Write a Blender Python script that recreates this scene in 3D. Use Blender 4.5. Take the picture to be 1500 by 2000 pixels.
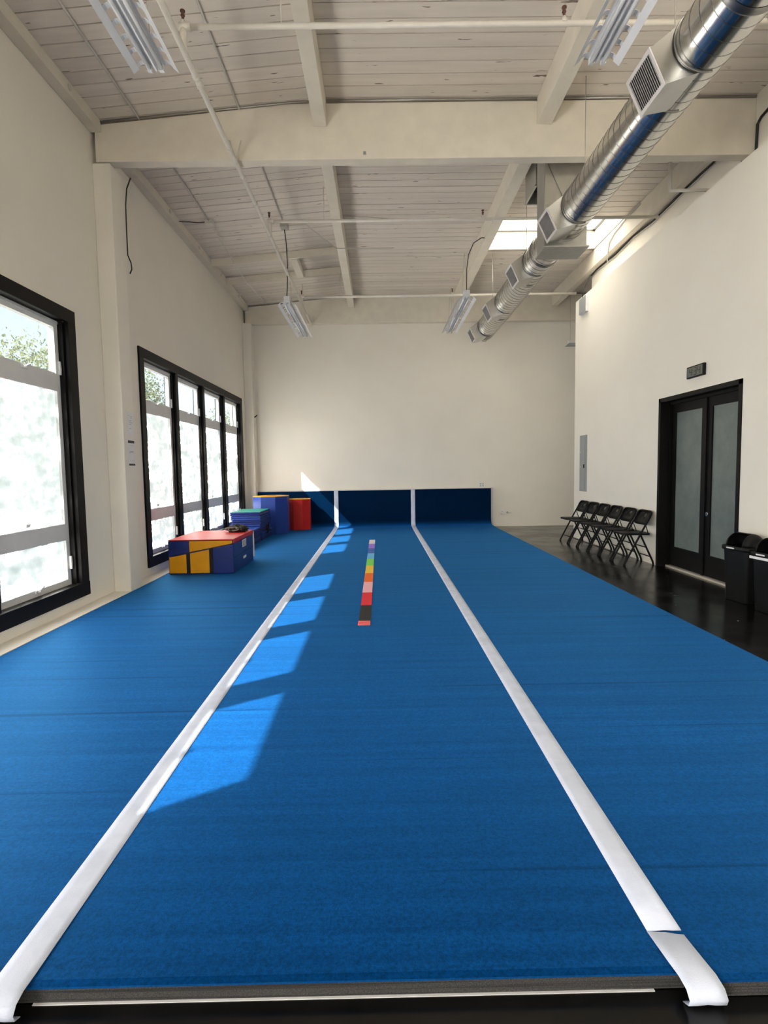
import bpy, bmesh, math, random
from mathutils import Vector, Matrix
random.seed(7)
for o in list(bpy.data.objects): bpy.data.objects.remove(o)
S = bpy.context.scene
COL = S.collection

# ------------------------------------------------------------------ camera, world, sun, exposure
CAM_H = 1.414
FPX = 1100.0
def cam_axes(p, y, r):
    fwd = Vector((math.sin(y), math.cos(y), 0)); right = Vector((math.cos(y), -math.sin(y), 0)); up = Vector((0, 0, 1))
    f2 = fwd*math.cos(p) - up*math.sin(p); u2 = up*math.cos(p) + fwd*math.sin(p)
    r2 = right*math.cos(r) + u2*math.sin(r); u3 = u2*math.cos(r) - right*math.sin(r)
    return r2, u3, f2
cr, cu, cf = cam_axes(math.radians(4.328), math.radians(.4428), math.radians(-.915))
cd = bpy.data.cameras.new('camera'); cam = bpy.data.objects.new('camera', cd); COL.objects.link(cam)
cd.sensor_fit = 'HORIZONTAL'; cd.sensor_width = 36; cd.lens = FPX/1500*36; cd.clip_start = .05; cd.clip_end = 300
cam.matrix_world = Matrix(((cr.x, cu.x, -cf.x, 0), (cr.y, cu.y, -cf.y, 0), (cr.z, cu.z, -cf.z, CAM_H), (0, 0, 0, 1)))
S.camera = cam

SUN_DIR = Vector((1, .68, -1.08)).normalized()
SUN_STRENGTH = 4.4
FROST_L = 5.4
REAR_L = 7.0
SKYLIGHT_L = 2.3
SKY_STRENGTH = .095
EXPOSURE = 1.95
w = bpy.data.worlds.new('world'); S.world = w; w.use_nodes = True
nt = w.node_tree; nt.nodes.clear()
sk = nt.nodes.new('ShaderNodeTexSky'); sk.sky_type = 'NISHITA'; sk.sun_disc = False
sk.sun_elevation = math.radians(41.8); sk.sun_rotation = math.atan2(-SUN_DIR.x, -SUN_DIR.y)
sk.air_density = 1.0; sk.dust_density = 2.0; sk.ozone_density = 1.0
bg = nt.nodes.new('ShaderNodeBackground'); bg.inputs[1].default_value = SKY_STRENGTH
ow = nt.nodes.new('ShaderNodeOutputWorld'); hs = nt.nodes.new('ShaderNodeHueSaturation'); hs.inputs['Saturation'].default_value = .6; nt.links.new(sk.outputs[0], hs.inputs['Color']); nt.links.new(hs.outputs[0], bg.inputs[0]); nt.links.new(bg.outputs[0], ow.inputs[0])
sd = bpy.data.lights.new('sun', 'SUN'); sun = bpy.data.objects.new('sun', sd); COL.objects.link(sun)
sd.energy = SUN_STRENGTH; sd.angle = math.radians(.6); sd.color = (1, .95, .84)
sun.rotation_euler = SUN_DIR.to_track_quat('-Z', 'Y').to_euler(); sun.location = (-10, -7, 12)
S.view_settings.view_transform = 'Standard'; S.view_settings.look = 'None'
S.view_settings.gamma = 1; S.view_settings.use_curve_mapping = False; S.view_settings.exposure = EXPOSURE

# ------------------------------------------------------------------ materials
def lin(c):
    def f(v):
        v /= 255
        return v/12.92 if v <= .04045 else ((v+.055)/1.055)**2.4
    return (f(c[0]), f(c[1]), f(c[2]), 1)
MATS = {}
class NT:
    def __init__(s, name):
        s.m = bpy.data.materials.new(name); s.m.use_nodes = True; s.t = s.m.node_tree; s.n = s.t.nodes
        s.b = s.n['Principled BSDF']; s.out = s.n['Material Output']
    def add(s, t, **k):
        x = s.n.new(t)
        for a, v in k.items(): setattr(x, a, v)
        return x
    def link(s, a, b): s.t.links.new(a, b)
    def coord(s, scale=(1, 1, 1), kind='Object'):
        tc = s.add('ShaderNodeTexCoord'); mp = s.add('ShaderNodeMapping'); mp.inputs['Scale'].default_value = scale
        s.link(tc.outputs[kind], mp.inputs[0]); return mp.outputs[0]
    def gcoord(s, scale=(1, 1, 1)):
        g = s.add('ShaderNodeNewGeometry'); mp = s.add('ShaderNodeMapping'); mp.inputs['Scale'].default_value = scale
        s.link(g.outputs['Position'], mp.inputs[0]); return mp.outputs[0]
    def noise(s, vec, scale, detail=3, rough=.55):
        x = s.add('ShaderNodeTexNoise'); x.inputs['Scale'].default_value = scale; x.inputs['Detail'].default_value = detail
        x.inputs['Roughness'].default_value = rough; s.link(vec, x.inputs['Vector']); return x.outputs[0]
    def ramp(s, fac, stops):
        r = s.add('ShaderNodeValToRGB'); e = r.color_ramp.elements
        while len(e) < len(stops): e.new(.5)
        for i, (p, c) in enumerate(stops): e[i].position = p; e[i].color = c
        s.link(fac, r.inputs[0]); return r.outputs[0]
    def mix(s, fac, a, b, mode='MIX'):
        x = s.add('ShaderNodeMix', data_type='RGBA', blend_type=mode)
        for v, i in ((fac, 0), (a, 6), (b, 7)):
            if hasattr(v, 'is_linked') or hasattr(v, 'links'): s.link(v, x.inputs[i])
            else: x.inputs[i].default_value = v
        return x.outputs[2]
    def bump(s, h, strength=.3, dist=.01):
        b = s.add('ShaderNodeBump'); b.inputs['Strength'].default_value = strength; b.inputs['Distance'].default_value = dist
        s.link(h, b.inputs['Height']); s.link(b.outputs[0], s.b.inputs['Normal']); return b
def g(v): return (v, v, v, 1)
def scale_c(c, k): return (min(c[0]*k, 1), min(c[1]*k, 1), min(c[2]*k, 1), 1)

def plain(name, col, rough=.5, metal=0, var=.06, nscale=8, bump=.0, bscale=60, spec=.5, rnd=0, world=True):
    if name in MATS: return MATS[name]
    s = NT(name); v = s.gcoord() if world else s.coord()
    n = s.noise(v, nscale, 4)
    c = s.ramp(n, [(.3, scale_c(col, 1-var)), (.7, scale_c(col, 1+var))])
    if rnd:
        oi = s.add('ShaderNodeObjectInfo'); r = s.ramp(oi.outputs['Random'], [(0, g(1-rnd)), (1, g(1))]); c = s.mix(1, c, r, 'MULTIPLY')
    s.link(c, s.b.inputs['Base Color']); s.b.inputs['Roughness'].default_value = rough; s.b.inputs['Metallic'].default_value = metal
    s.b.inputs['Specular IOR Level'].default_value = spec
    if bump: s.bump(s.noise(v, bscale, 3), bump, .004)
    MATS[name] = s.m; return s.m

WHITE = (.80, .775, .72, 1)
m_wall = plain('wall_paint', (.85, .81, .725, 1), .6, var=.02, nscale=1.5, bump=.12, bscale=90)
m_beam = plain('beam_paint', (.77, .715, .61, 1), .55, var=.05, nscale=5, bump=.15, bscale=25)
m_pipe = plain('pipe_paint', (.78, .74, .67, 1), .35, var=.04, nscale=9)
m_conduit = plain('conduit_paint', (.62, .59, .55, 1), .45, var=.05)
m_dark = plain('shade_fill', (.02, .02, .02, 1), .8)
m_black = plain('black_paint', (.0055, .005, .005, 1), .45, var=.2, nscale=3, spec=.14)
m_sash = plain('white_sash', (.72, .72, .72, 1), .4, var=.03)
m_navy = plain('navy_vinyl', lin((22, 42, 112)), .42, spec=.3, var=.10, nscale=7, bump=.15, bscale=12)
m_blue = plain('blue_vinyl', lin((34, 62, 142)), .42, spec=.3, var=.08, nscale=7, bump=.12, bscale=10)
m_red = plain('red_vinyl', lin((196, 34, 30)), .45, spec=.25, var=.08, nscale=7, bump=.15, bscale=10)
m_yellow = plain('yellow_vinyl', lin((226, 158, 10)), .45, spec=.25, var=.06, nscale=7, bump=.15, bscale=14)
m_teal = plain('teal_vinyl', lin((34, 150, 130)), .45, spec=.3, var=.06, nscale=7)
m_strap = plain('black_webbing', (.008, .008, .009, 1), .8, bump=.3, bscale=300)
m_piping = plain('dark_red_piping', lin((70, 20, 40)), .6)
m_paper = plain('paper', (.8, .79, .8, 1), .7, var=.03)
m_ink = plain('ink', (.05, .06, .06, 1), .7)
m_chair = plain('chair_enamel', (.006, .006, .0065, 1), .45, var=.2, spec=.15)
m_bin = plain('bin_plastic', (.006, .0065, .007, 1), .45, var=.15, bump=.08, bscale=250, spec=.16)
m_grey = plain('grey_enamel', (.30, .32, .32, 1), .45, var=.04)
m_brass = plain('brass', (.13, .06, .045, 1), .45, metal=.5)
m_cable = plain('black_cable', (.015, .014, .014, 1), .5)
m_steelwire = plain('steel_wire', (.5, .48, .45, 1), .4, metal=.6)
m_chrome = plain('chrome', (.6, .55, .52, 1), .25, metal=1)
m_thresh = plain('aluminium_threshold', (.62, .58, .5, 1), .4, metal=.3)
m_lamp = plain('lamp_enamel', (.74, .75, .78, 1), .35, var=.02)
m_tube = plain('lamp_tube', (.82, .83, .86, 1), .15, var=.01)
m_grille = plain('grille_enamel', (.66, .63, .62, 1), .5, var=.03)
m_board = plain('white_board', (.72, .71, .74, 1), .55, var=.03)
m_plug = plain('white_plastic', (.8, .8, .77, 1), .35)
m_cap = plain('lcd_digit', (.02, .022, .02, 1), .5)
m_lcd = plain('lcd_screen', (.13, .14, .12, 1), .3, var=.05)
m_bark = plain('bark', (.12, .09, .06, 1), .9, var=.3)
m_ground = plain('outdoor_paving', (.35, .34, .32, 1), .9, var=.15, nscale=2)

def mk_planks():
    s = NT('plank_paint'); v = s.gcoord((1, 12, 12)); n = s.noise(v, 1.2, 5)
    oi = s.add('ShaderNodeObjectInfo'); r = s.ramp(oi.outputs['Random'], [(0, g(.90)), (1, g(1))])
    c = s.ramp(n, [(.30, (.75, .68, .60, 1)), (.6, (.82, .75, .665, 1))]); c = s.mix(1, c, r, 'MULTIPLY')
    k = s.noise(s.gcoord((2.2, 14, 14)), 1.7, 2); kf = s.ramp(k, [(.71, g(0)), (.735, g(1))])   # dark knots and chips in the paint
    c = s.mix(kf, c, (.16, .13, .10, 1)); s.link(c, s.b.inputs['Base Color']); s.b.inputs['Roughness'].default_value = .55
    s.bump(n, .25, .006); return s.m
m_plank = mk_planks()

def mk_carpet():
    s = NT('blue_carpet'); v = s.gcoord()
    fine = s.noise(v, 85, 3, .8)
    streak = s.noise(s.gcoord((.35, 16, 1)), 1.0, 5, .7)
    line = s.noise(s.gcoord((.12, 9, 1)), 1.5, 2, .5)
    blot = s.noise(v, 1.1, 3)
    base = s.ramp(streak, [(.30, lin((9, 78, 152))), (.65, lin((14, 97, 181)))])
    lf = s.ramp(line, [(.66, g(0)), (.70, g(1))]); base = s.mix(lf, base, lin((5, 58, 120)))
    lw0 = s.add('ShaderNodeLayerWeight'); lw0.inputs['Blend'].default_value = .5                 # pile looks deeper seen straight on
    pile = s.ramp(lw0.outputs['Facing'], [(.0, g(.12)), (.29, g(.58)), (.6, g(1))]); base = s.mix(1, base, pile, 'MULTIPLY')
    f = s.ramp(fine, [(.34, g(.50)), (.66, g(1.0))]); base = s.mix(1, base, f, 'MULTIPLY')
    b2 = s.ramp(blot, [(.3, g(.88)), (.7, g(1.0))]); base = s.mix(1, base, b2, 'MULTIPLY')
    s.link(base, s.b.inputs['Base Color']); s.b.inputs['Roughness'].default_value = 1; s.b.inputs['Specular IOR Level'].default_value = 0
    gl = s.add('ShaderNodeBsdfGlossy'); gl.inputs['Color'].default_value = (.16, .55, .98, 1); gl.inputs['Roughness'].default_value = .55
    lw = s.add('ShaderNodeLayerWeight'); lw.inputs['Blend'].default_value = .5
    fr = s.ramp(lw.outputs['Facing'], [(.25, g(.01)), (.95, g(.27))]); mx = s.add('ShaderNodeMixShader')
    s.link(fr, mx.inputs[0]); s.link(s.b.outputs[0], mx.inputs[1]); s.link(gl.outputs[0], mx.inputs[2]); s.link(mx.outputs[0], s.out.inputs[0])
    h = s.mix(.25, fine, streak); s.bump(h, .6, .006); return s.m
m_carpet = mk_carpet()

def mk_foam():
    s = NT('grey_foam'); v = s.gcoord(); n = s.noise(v, 260, 2, .8); w_ = s.noise(s.gcoord((.5, 1, 60)), 2.2, 2)
    c = s.ramp(n, [(.35, (.02, .02, .02, 1)), (.7, (.075, .073, .073, 1))]); l = s.ramp(w_, [(.40, g(.45)), (.52, g(1))])
    s.link(s.mix(1, c, l, 'MULTIPLY'), s.b.inputs['Base Color']); s.b.inputs['Roughness'].default_value = .95; s.bump(n, .5, .004); return s.m
m_foam = mk_foam()

def mk_strip():
    s = NT('white_webbing'); v = s.gcoord(); n = s.noise(v, 7, 4); f = s.noise(v, 320, 2)
    c = s.ramp(n, [(.3, (.53, .59, .74, 1)), (.6, (.64, .70, .86, 1))]); s.link(c, s.b.inputs['Base Color'])
    s.b.inputs['Roughness'].default_value = .8; s.bump(s.mix(.5, n, f), .4, .004); return s.m
m_strip = mk_strip()

def mk_floor():
    s = NT('black_floor'); v = s.gcoord(); n = s.noise(v, 1.6, 5, .65); n2 = s.noise(s.gcoord((1, .25, 1)), 3, 5, .7)
    c = s.ramp(n2, [(.35, (.0015, .0015, .0015, 1)), (.7, (.008, .0073, .0066, 1))])
    sp = s.add('ShaderNodeTexVoronoi'); sp.inputs['Scale'].default_value = 9; s.link(v, sp.inputs['Vector'])
    d = s.ramp(sp.outputs['Distance'], [(.05, g(1)), (.085, g(0))])                          # pale specks of chipped paint
    pick = s.add('ShaderNodeSeparateColor'); s.link(sp.outputs['Color'], pick.inputs[0]); pk = s.ramp(pick.outputs[0], [(.72, g(0)), (.74, g(1))])
    c = s.mix(s.mix(1, d, pk, 'MULTIPLY'), c, (.42, .40, .37, 1))
    s.link(c, s.b.inputs['Base Color'])
    s.b.inputs['Specular IOR Level'].default_value = .38; r = s.ramp(n, [(.3, g(.12)), (.7, g(.30))]); s.link(r, s.b.inputs['Roughness']); s.bump(n2, .12, .004); return s.m
m_floor = mk_floor()

def mk_duct():
    s = NT('galvanised_steel'); v = s.gcoord(); vo = s.noise(v, 18, 2)
    c = s.ramp(vo, [(.3, (.60, .59, .56, 1)), (.7, (.66, .65, .62, 1))]); s.link(c, s.b.inputs['Base Color'])
    s.b.inputs['Metallic'].default_value = 1; n = s.noise(v, 6, 3); s.b.inputs['Roughness'].default_value = .2; return s.m
m_duct = mk_duct()
m_ductdull = plain('dull_galvanised', (.46, .45, .42, 1), .42, metal=.85, var=.06, nscale=14)
m_tap = plain('tap_steel', (.47, .47, .46, 1), .24, metal=1, var=.05, nscale=10)
m_seam = plain('duct_seam', (.30, .29, .28, 1), .35, metal=1)

def mk_frost():
    s = NT('frosted_glass'); v = s.gcoord((1, 1.4, 1.6)); n = s.noise(v, 5.5, 5, .6); n2 = s.noise(s.gcoord((1, 1, 3.5)), 3, 3)
    f = s.mix(.4, n, n2); k = s.ramp(f, [(.35, (.0195, .0240, .0227, 1)), (.47, (.032, .0365, .0355, 1)), (.52, (.052, .0535, .0525, 1)), (.565, (1, .95, .87, 1))])
    tint = k
    s.b.inputs['Base Color'].default_value = (.6, .63, .62, 1); s.b.inputs['Roughness'].default_value = .35
    s.link(tint, s.b.inputs['Emission Color']); s.b.inputs['Emission Strength'].default_value = FROST_L; return s.m
m_frost = mk_frost()
def mk_rear():
    s = NT('added_window_glow'); s.b.inputs['Base Color'].default_value = (.6, .6, .6, 1)  # strong even glow for the unseen windows added behind the viewer
    s.b.inputs['Emission Color'].default_value = (1, .95, .87, 1); s.b.inputs['Emission Strength'].default_value = REAR_L; return s.m
m_rear = mk_rear()
def mk_clear():
    s = NT('clear_glass'); t = s.add('ShaderNodeBsdfTransparent'); t.inputs[0].default_value = (.92, .95, .95, 1)
    gl = s.add('ShaderNodeBsdfGlossy'); gl.inputs['Roughness'].default_value = .03
    mx = s.add('ShaderNodeMixShader'); mx.inputs[0].default_value = .05
    s.link(t.outputs[0], mx.inputs[1]); s.link(gl.outputs[0], mx.inputs[2]); s.link(mx.outputs[0], s.out.inputs[0]); return s.m
m_clear = mk_clear()
def mk_sky():
    s = NT('skylight_acrylic'); s.b.inputs['Base Color'].default_value = (.8, .8, .8, 1)
    s.b.inputs['Emission Color'].default_value = (1, .94, .82, 1); s.b.inputs['Emission Strength'].default_value = SKYLIGHT_L; return s.m
m_skyglass = mk_sky()
def mk_doorglass():
    s = NT('frosted_door_glass'); v = s.gcoord(); n = s.noise(v, 4, 5, .65)
    c = s.ramp(n, [(.3, (.12, .15, .145, 1)), (.7, (.18, .21, .20, 1))]); s.link(c, s.b.inputs['Base Color']); s.b.inputs['Roughness'].default_value = .33; return s.m
m_doorglass = mk_doorglass()
def mk_leaf():
    s = NT('leaves'); n = s.noise(s.gcoord(), 2, 3); c = s.ramp(n, [(.3, (.16, .19, .09, 1)), (.7, (.33, .34, .22, 1))])
    s.link(c, s.b.inputs['Base Color']); s.b.inputs['Roughness'].default_value = .6
    tr = s.add('ShaderNodeBsdfTranslucent'); s.link(c, tr.inputs[0]); mx = s.add('ShaderNodeMixShader'); mx.inputs[0].default_value = .45
    s.link(s.b.outputs[0], mx.inputs[1]); s.link(tr.outputs[0], mx.inputs[2]); s.link(mx.outputs[0], s.out.inputs[0]); return s.m
m_leaf = mk_leaf()

# ------------------------------------------------------------------ mesh helpers
ROOT = {}
class MB:
    def __init__(s): s.v = []; s.f = []; s.sm = []
    def quad(s, a, b, c, d): n = len(s.v); s.v += [a, b, c, d]; s.f.append((n, n+1, n+2, n+3)); s.sm.append(False); return s
    def poly(s, pts): n = len(s.v); s.v += list(pts); s.f.append(tuple(range(n, n+len(pts)))); s.sm.append(False); return s
    def box(s, x0, x1, y0, y1, z0, z1):
        return s.hexa([(x0, y0, z0), (x1, y0, z0), (x1, y1, z0), (x0, y1, z0), (x0, y0, z1), (x1, y0, z1), (x1, y1, z1), (x0, y1, z1)])
    def hexa(s, p):
        n = len(s.v); s.v += p
        for f in ((0, 3, 2, 1), (4, 5, 6, 7), (0, 1, 5, 4), (1, 2, 6, 5), (2, 3, 7, 6), (3, 0, 4, 7)):
            s.f.append(tuple(n+i for i in f)); s.sm.append(False)
        return s
    def prism(s, pts, axis, a, b):           # 2D outline extruded along an axis between a and b
        def P(p, t): return {0: (t, p[0], p[1]), 1: (p[0], t, p[1]), 2: (p[0], p[1], t)}[axis]
        n = len(s.v); k = len(pts); s.v += [P(p, a) for p in pts] + [P(p, b) for p in pts]
        for i in range(k): j = (i+1) % k; s.f.append((n+i, n+j, n+k+j, n+k+i)); s.sm.append(False)
        s.f.append(tuple(range(n+k-1, n-1, -1))); s.f.append(tuple(range(n+k, n+2*k))); s.sm += [False, False]; return s
    def tube(s, pts, r, seg=10, cap=True):
        pts = [Vector(p) for p in pts]; n0 = len(s.v); k = len(pts); ref = None
        rr = r if isinstance(r, (list, tuple)) else [r]*k
        for i, p in enumerate(pts):
            t = (pts[min(i+1, k-1)] - pts[max(i-1, 0)]).normalized()
            if ref is None: ref = Vector((0, 0, 1)) if abs(t.z) < .9 else Vector((1, 0, 0))
            a = t.cross(ref)
            if a.length < 1e-4: a = t.cross(Vector((0, 1, 0)))
            a.normalize(); b = a.cross(t).normalized(); ref = b
            for q in range(seg):
                w_ = 2*math.pi*q/seg; s.v.append(tuple(p + a*rr[i]*math.cos(w_) + b*rr[i]*math.sin(w_)))
        for i in range(k-1):
            for q in range(seg):
                q2 = (q+1) % seg; s.f.append((n0+i*seg+q, n0+i*seg+q2, n0+(i+1)*seg+q2, n0+(i+1)*seg+q)); s.sm.append(True)
        if cap:
            s.f.append(tuple(n0+q for q in range(seg-1, -1, -1))); s.f.append(tuple(n0+(k-1)*seg+q for q in range(seg))); s.sm += [False, False]
        return s
    def build(s, name, mat, parent=None, bevel=0, smooth=None):
        off = ROOT.get(parent, Vector((0, 0, 0))) if parent else Vector((0, 0, 0))
        me = bpy.data.meshes.new(name); me.from_pydata([tuple(Vector(v)-off) for v in s.v], [], s.f); me.update()
        for p, sm in zip(me.polygons, s.sm): p.use_smooth = sm if smooth is None else smooth
        bm = bmesh.new(); bm.from_mesh(me)
        if bevel: bmesh.ops.bevel(bm, geom=[e for e in bm.edges], offset=bevel, segments=2, affect='EDGES', profile=.6)
        bmesh.ops.recalc_face_normals(bm, faces=bm.faces); bm.to_mesh(me); bm.free()
        me.materials.append(mat); o = bpy.data.objects.new(name, me); COL.objects.link(o)
        if parent: o.parent = parent; ROOT[o] = off
        return o
def box(name, x0, x1, y0, y1, z0, z1, mat, parent=None, bevel=0): return MB().box(x0, x1, y0, y1, z0, z1).build(name, mat, parent, bevel)
def tag(o, label, cat, group=None):
    o['label'] = label; o['category'] = cat
    if group: o['group'] = group
    return o
def struct(o, label=None):
    o['kind'] = 'structure'
    if label: o['label'] = label
    return o
def thing(name, label, cat, loc=(0, 0, 0), group=None):
    o = bpy.data.objects.new(name, None); COL.objects.link(o); o.location = loc; o.empty_display_size = .1
    ROOT[o] = Vector(loc); tag(o, label, cat, group); return o
def sroot(name, loc=(0, 0, 0), label=None):
    o = bpy.data.objects.new(name, None); COL.objects.link(o); o.location = loc; ROOT[o] = Vector(loc); struct(o, label); return o
def dup(root, loc=None, rotz=None, label=None, parent=None):
    r = root.copy(); COL.objects.link(r)
    if parent: r.parent = parent
    if loc is not None: r.location = loc
    if rotz is not None: r.rotation_euler = (0, 0, rotz)
    if label: r['label'] = label
    for ch in list(root.children): dup(ch, parent=r)
    return r
def rrect(w_, d, r, n=5):
    pts = []
    for cx, cy, a0 in ((w_/2-r, d/2-r, 0), (-w_/2+r, d/2-r, 90), (-w_/2+r, -d/2+r, 180), (w_/2-r, -d/2+r, 270)):
        for i in range(n+1):
            a = math.radians(a0+90*i/n); pts.append((cx+r*math.cos(a), cy+r*math.sin(a)))
    return pts

# ------------------------------------------------------------------ the room shell
XL, XR, XU, YF, YB = -3.08, 3.89, 4.20, 13.5, -7.6
ZB = 4.81
def ceil_z(x): return 5.43 if x > -.58 else 5.43 - .084*(-.58-x)
struct(box('floor', -3.4, 6.4, YB-.2, YF+.2, -.2, 0, m_floor), 'scuffed black painted floor')

WZ0, WZ1 = .16, 3.05
WIN_L = 5.45
win_y = {1: .42, 2: 7.40, 3: -6.6}
def wall_left():
    b = MB(); ys = sorted(win_y.values()); edges = [YB-.2]
    for y in ys: edges += [y+.05, y+WIN_L-.05]
    edges.append(YF+.2)
    for i in range(0, len(edges), 2): b.box(XL-.24, XL, edges[i], edges[i+1], 0, 5.6)
    for y in ys: b.box(XL-.24, XL, y+.05, y+WIN_L-.05, 0, WZ0+.05); b.box(XL-.24, XL, y+.05, y+WIN_L-.05, WZ1-.05, 5.6)
    return struct(b.build('wall_left', m_wall), 'off-white plaster wall with the black framed windows')
wall_left()
b = MB(); b.box(-3.3, 6.4, YF, YF+.2, 0, 5.7)
struct(b.build('wall_back', m_wall), 'off-white end wall behind the upturned blue mat')
DY0, DY1, DZ = 6.045, 7.835, 2.32
b = MB(); b.box(XR, 4.5, YB-.2, DY0, 0, 4.6); b.box(XR, 4.5, DY1, 11.22, 0, 4.6); b.box(XR, 4.5, DY0, DY1, DZ, 4.6); b.box(4.2, 4.5, DY0, DY1, 0, DZ)
struct(b.build('wall_right', m_wall), 'off-white wall with the black double door')
struct(box('wall_right_upper', XU, 4.5, YB-.2, 11.22, 4.6, 5.75, m_wall), 'set-back upper strip of the right wall')
b = MB(); b.box(6.2, 6.4, 11.0, YF+.2, 0, 5.7); b.box(4.5, 6.4, 11.0, 11.22, 0, 5.7)
struct(b.build('wall_alcove', m_wall), 'wall of the alcove past the end of the right wall')
b = MB(); RW0 = -2.35
b.box(-3.3, RW0+.05, YB-.2, YB, 0, 5.7); b.box(RW0+WIN_L-.05, 4.5, YB-.2, YB, 0, 5.7); b.box(RW0+.05, RW0+WIN_L-.05, YB-.2, YB, 0, WZ0+.05); b.box(RW0+.05, RW0+WIN_L-.05, YB-.2, YB, WZ1-.05, 5.7)
struct(b.build('wall_front', m_wall), 'off-white wall behind the viewer')
struct(box('baseboard_left', XL, -2.888, YB, YF-.3, 0, .056, m_wall), 'low painted kerb between mat and window wall')
for nm, y0, y1 in (('pilaster', 6.45, 6.75), ('pilaster', 13.2, YF), ('pilaster', -.75, -.45)):
    o = box(nm, XL, -2.885, y0, y1, 0.0, 4.80, m_wall, None, .012)
    tag(o, {6.45: 'white square pilaster between the two window groups, under the cross beam', 13.2: 'white pilaster in the far left corner', -.75: 'white pilaster behind the viewer'}[y0], 'pilaster', 'wall pilasters')

# ceiling: backing sheets with painted boards as parts
PIT = .177
SKL = [(9.5, 10.74), (2.1, 3.34), (-4.9, -3.66)]
SX0, SX1 = 2.04, 4.06
cz = MB()
cz.prism([(-3.35, ceil_z(-3.35)+.03), (-.58, 5.46), (1.9, 5.46), (1.9, 5.62), (-.58, 5.62), (-3.35, ceil_z(-3.35)+.22)], 1, YB-.2, YF+.2)
ys = [YB-.2] + [v for s_ in sorted(SKL) for v in (s_[0]-.05, s_[1]+.05)] + [YF+.2]
for i in range(0, len(ys), 2): cz.box(1.9, 6.4, ys[i], ys[i+1], 5.46, 5.62)
for a, c in SKL: cz.box(1.9, SX0-.05, a-.05, c+.05, 5.46, 5.62); cz.box(SX1+.05, 6.4, a-.05, c+.05, 5.46, 5.62)
CEIL = struct(cz.build('ceiling', plain('ceiling_gap', (.05, .042, .035, 1), .9)), 'white painted board ceiling')
def plank_mesh(x0, x1):
    me = MB(); a, c = ceil_z(x0), ceil_z(x1); y1 = PIT-.012; k = .004
    me.hexa([(x0, 0, a+k), (x1, 0, c+k), (x1, y1, c+k), (x0, y1, a+k), (x0, 0, a+.028), (x1, 0, c+.028), (x1, y1, c+.028), (x0, y1, a+.028)])
    return me.build('ceiling_board', m_plank, CEIL, .0)
bays = [(-3.08, -.58), (-.58, 1.87), (1.87, 4.20)]
protos = [plank_mesh(*bb) for bb in bays]
i0 = int((YF-2.0)/PIT)
for k in range(i0+1):
    y = YF - (k+1)*PIT
    for bi in range(3):
        if bi == 2 and any(a-.12 < y < c-.04 for a, c in SKL): continue
        if k == 0: o = protos[bi]
        else: o = protos[bi].copy(); COL.objects.link(o)
        o.location = (random.uniform(-.003, .003), y, random.uniform(-.003, .001))
# short boards fill beside the skylight between purlin and opening
m = MB(); m.prism([(-3.08, ceil_z(-3.08)), (-.58, 5.43), (1.9, 5.43), (1.9, 5.458), (-.58, 5.458), (-3.08, ceil_z(-3.08)+.028)], 1, YB, YF-i0*PIT-PIT-.005); m.build('near_ceiling_lining', m_plank, CEIL)
yy_ = [YB, SKL[2][0]-.05, SKL[2][1]+.05, YF-i0*PIT-PIT-.005]
m = MB(); m.box(1.9, 4.2, yy_[0], yy_[1], 5.43, 5.458); m.box(1.9, 4.2, yy_[2], yy_[3], 5.43, 5.458); m.build('near_ceiling_lining', m_plank, CEIL)
box('alcove_ceiling_lining', 4.2, 6.2, 11.22, YF, 5.43, 5.458, m_plank, CEIL)
box('skylight_lining', 1.95, SX0, SKL[0][0]-.1, SKL[0][1]+.1, 5.434, 5.46, m_plank, CEIL)

# skylights; the two over the near hall are unseen, added for light
for n, (a, c) in enumerate(SKL):
    r = sroot('window_%d' % (5+n), (3.1, (a+c)/2, 5.46), 'bright roof skylight in a white shaft' if n == 0 else 'unseen roof skylight added over the near hall for extra light')
    m = MB(); z0, z1 = 5.44, 5.80
    m.box(SX0-.05, SX0, a-.05, c+.05, z0, z1); m.box(SX1, SX1+.05, a-.05, c+.05, z0, z1); m.box(SX0, SX1, a-.05, a, z0, z1); m.box(SX0, SX1, c, c+.05, z0, z1)
    m.build('shaft', m_wall, r)
    f = MB(); f.box(SX0, SX1, a, a+.05, z1-.05, z1); f.box(SX0, SX1, c-.06, c, z1-.05, z1); f.box(SX0, SX0+.05, a, c, z1-.05, z1); f.box(SX1-.05, SX1, a, c, z1-.05, z1); f.box(3.62, 3.68, a, c, z1-.05, z1)
    f.build('skylight_frame', m_grey, r)
    box('pane', SX0-.05, 3.65, a-.05, c+.05, z1, z1+.015, m_skyglass, r); box('pane', 3.65, SX1+.05, a-.05, c+.05, z1, z1+.015, m_skyglass, r)

# ------------------------------------------------------------------ beams
bm_prof = [(XL+.045, ZB), (XU, ZB), (XU, 5.405), (-.9, 5.395), (XL+.045, 5.195)]
o = MB().prism(bm_prof, 1, 6.45, 6.585).build('cross_beam', m_beam, None, .006); tag(o, 'deep white painted timber beam spanning the whole hall', 'beam', 'roof beams')
o = MB().prism([(XL+.045, ZB), (6.2, ZB), (6.2, 5.405), (-.9, 5.395), (XL+.045, 5.195)], 1, 13.36, YF-.002).build('cross_beam', m_beam, None, .006); tag(o, 'white painted timber beam along the top of the end wall', 'beam', 'roof beams')
o = MB().prism(bm_prof, 1, -.66, -.52).build('cross_beam', m_beam, None, .006); tag(o, 'white painted roof beam behind the viewer', 'beam', 'roof beams')
bolt = MB().box(-.115, -.085, 6.443, 6.45, 4.857, 4.887).build('bolt_plate', m_grey); tag(bolt, 'small square steel bolt plate on the deep cross beam', 'bolt')
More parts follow.
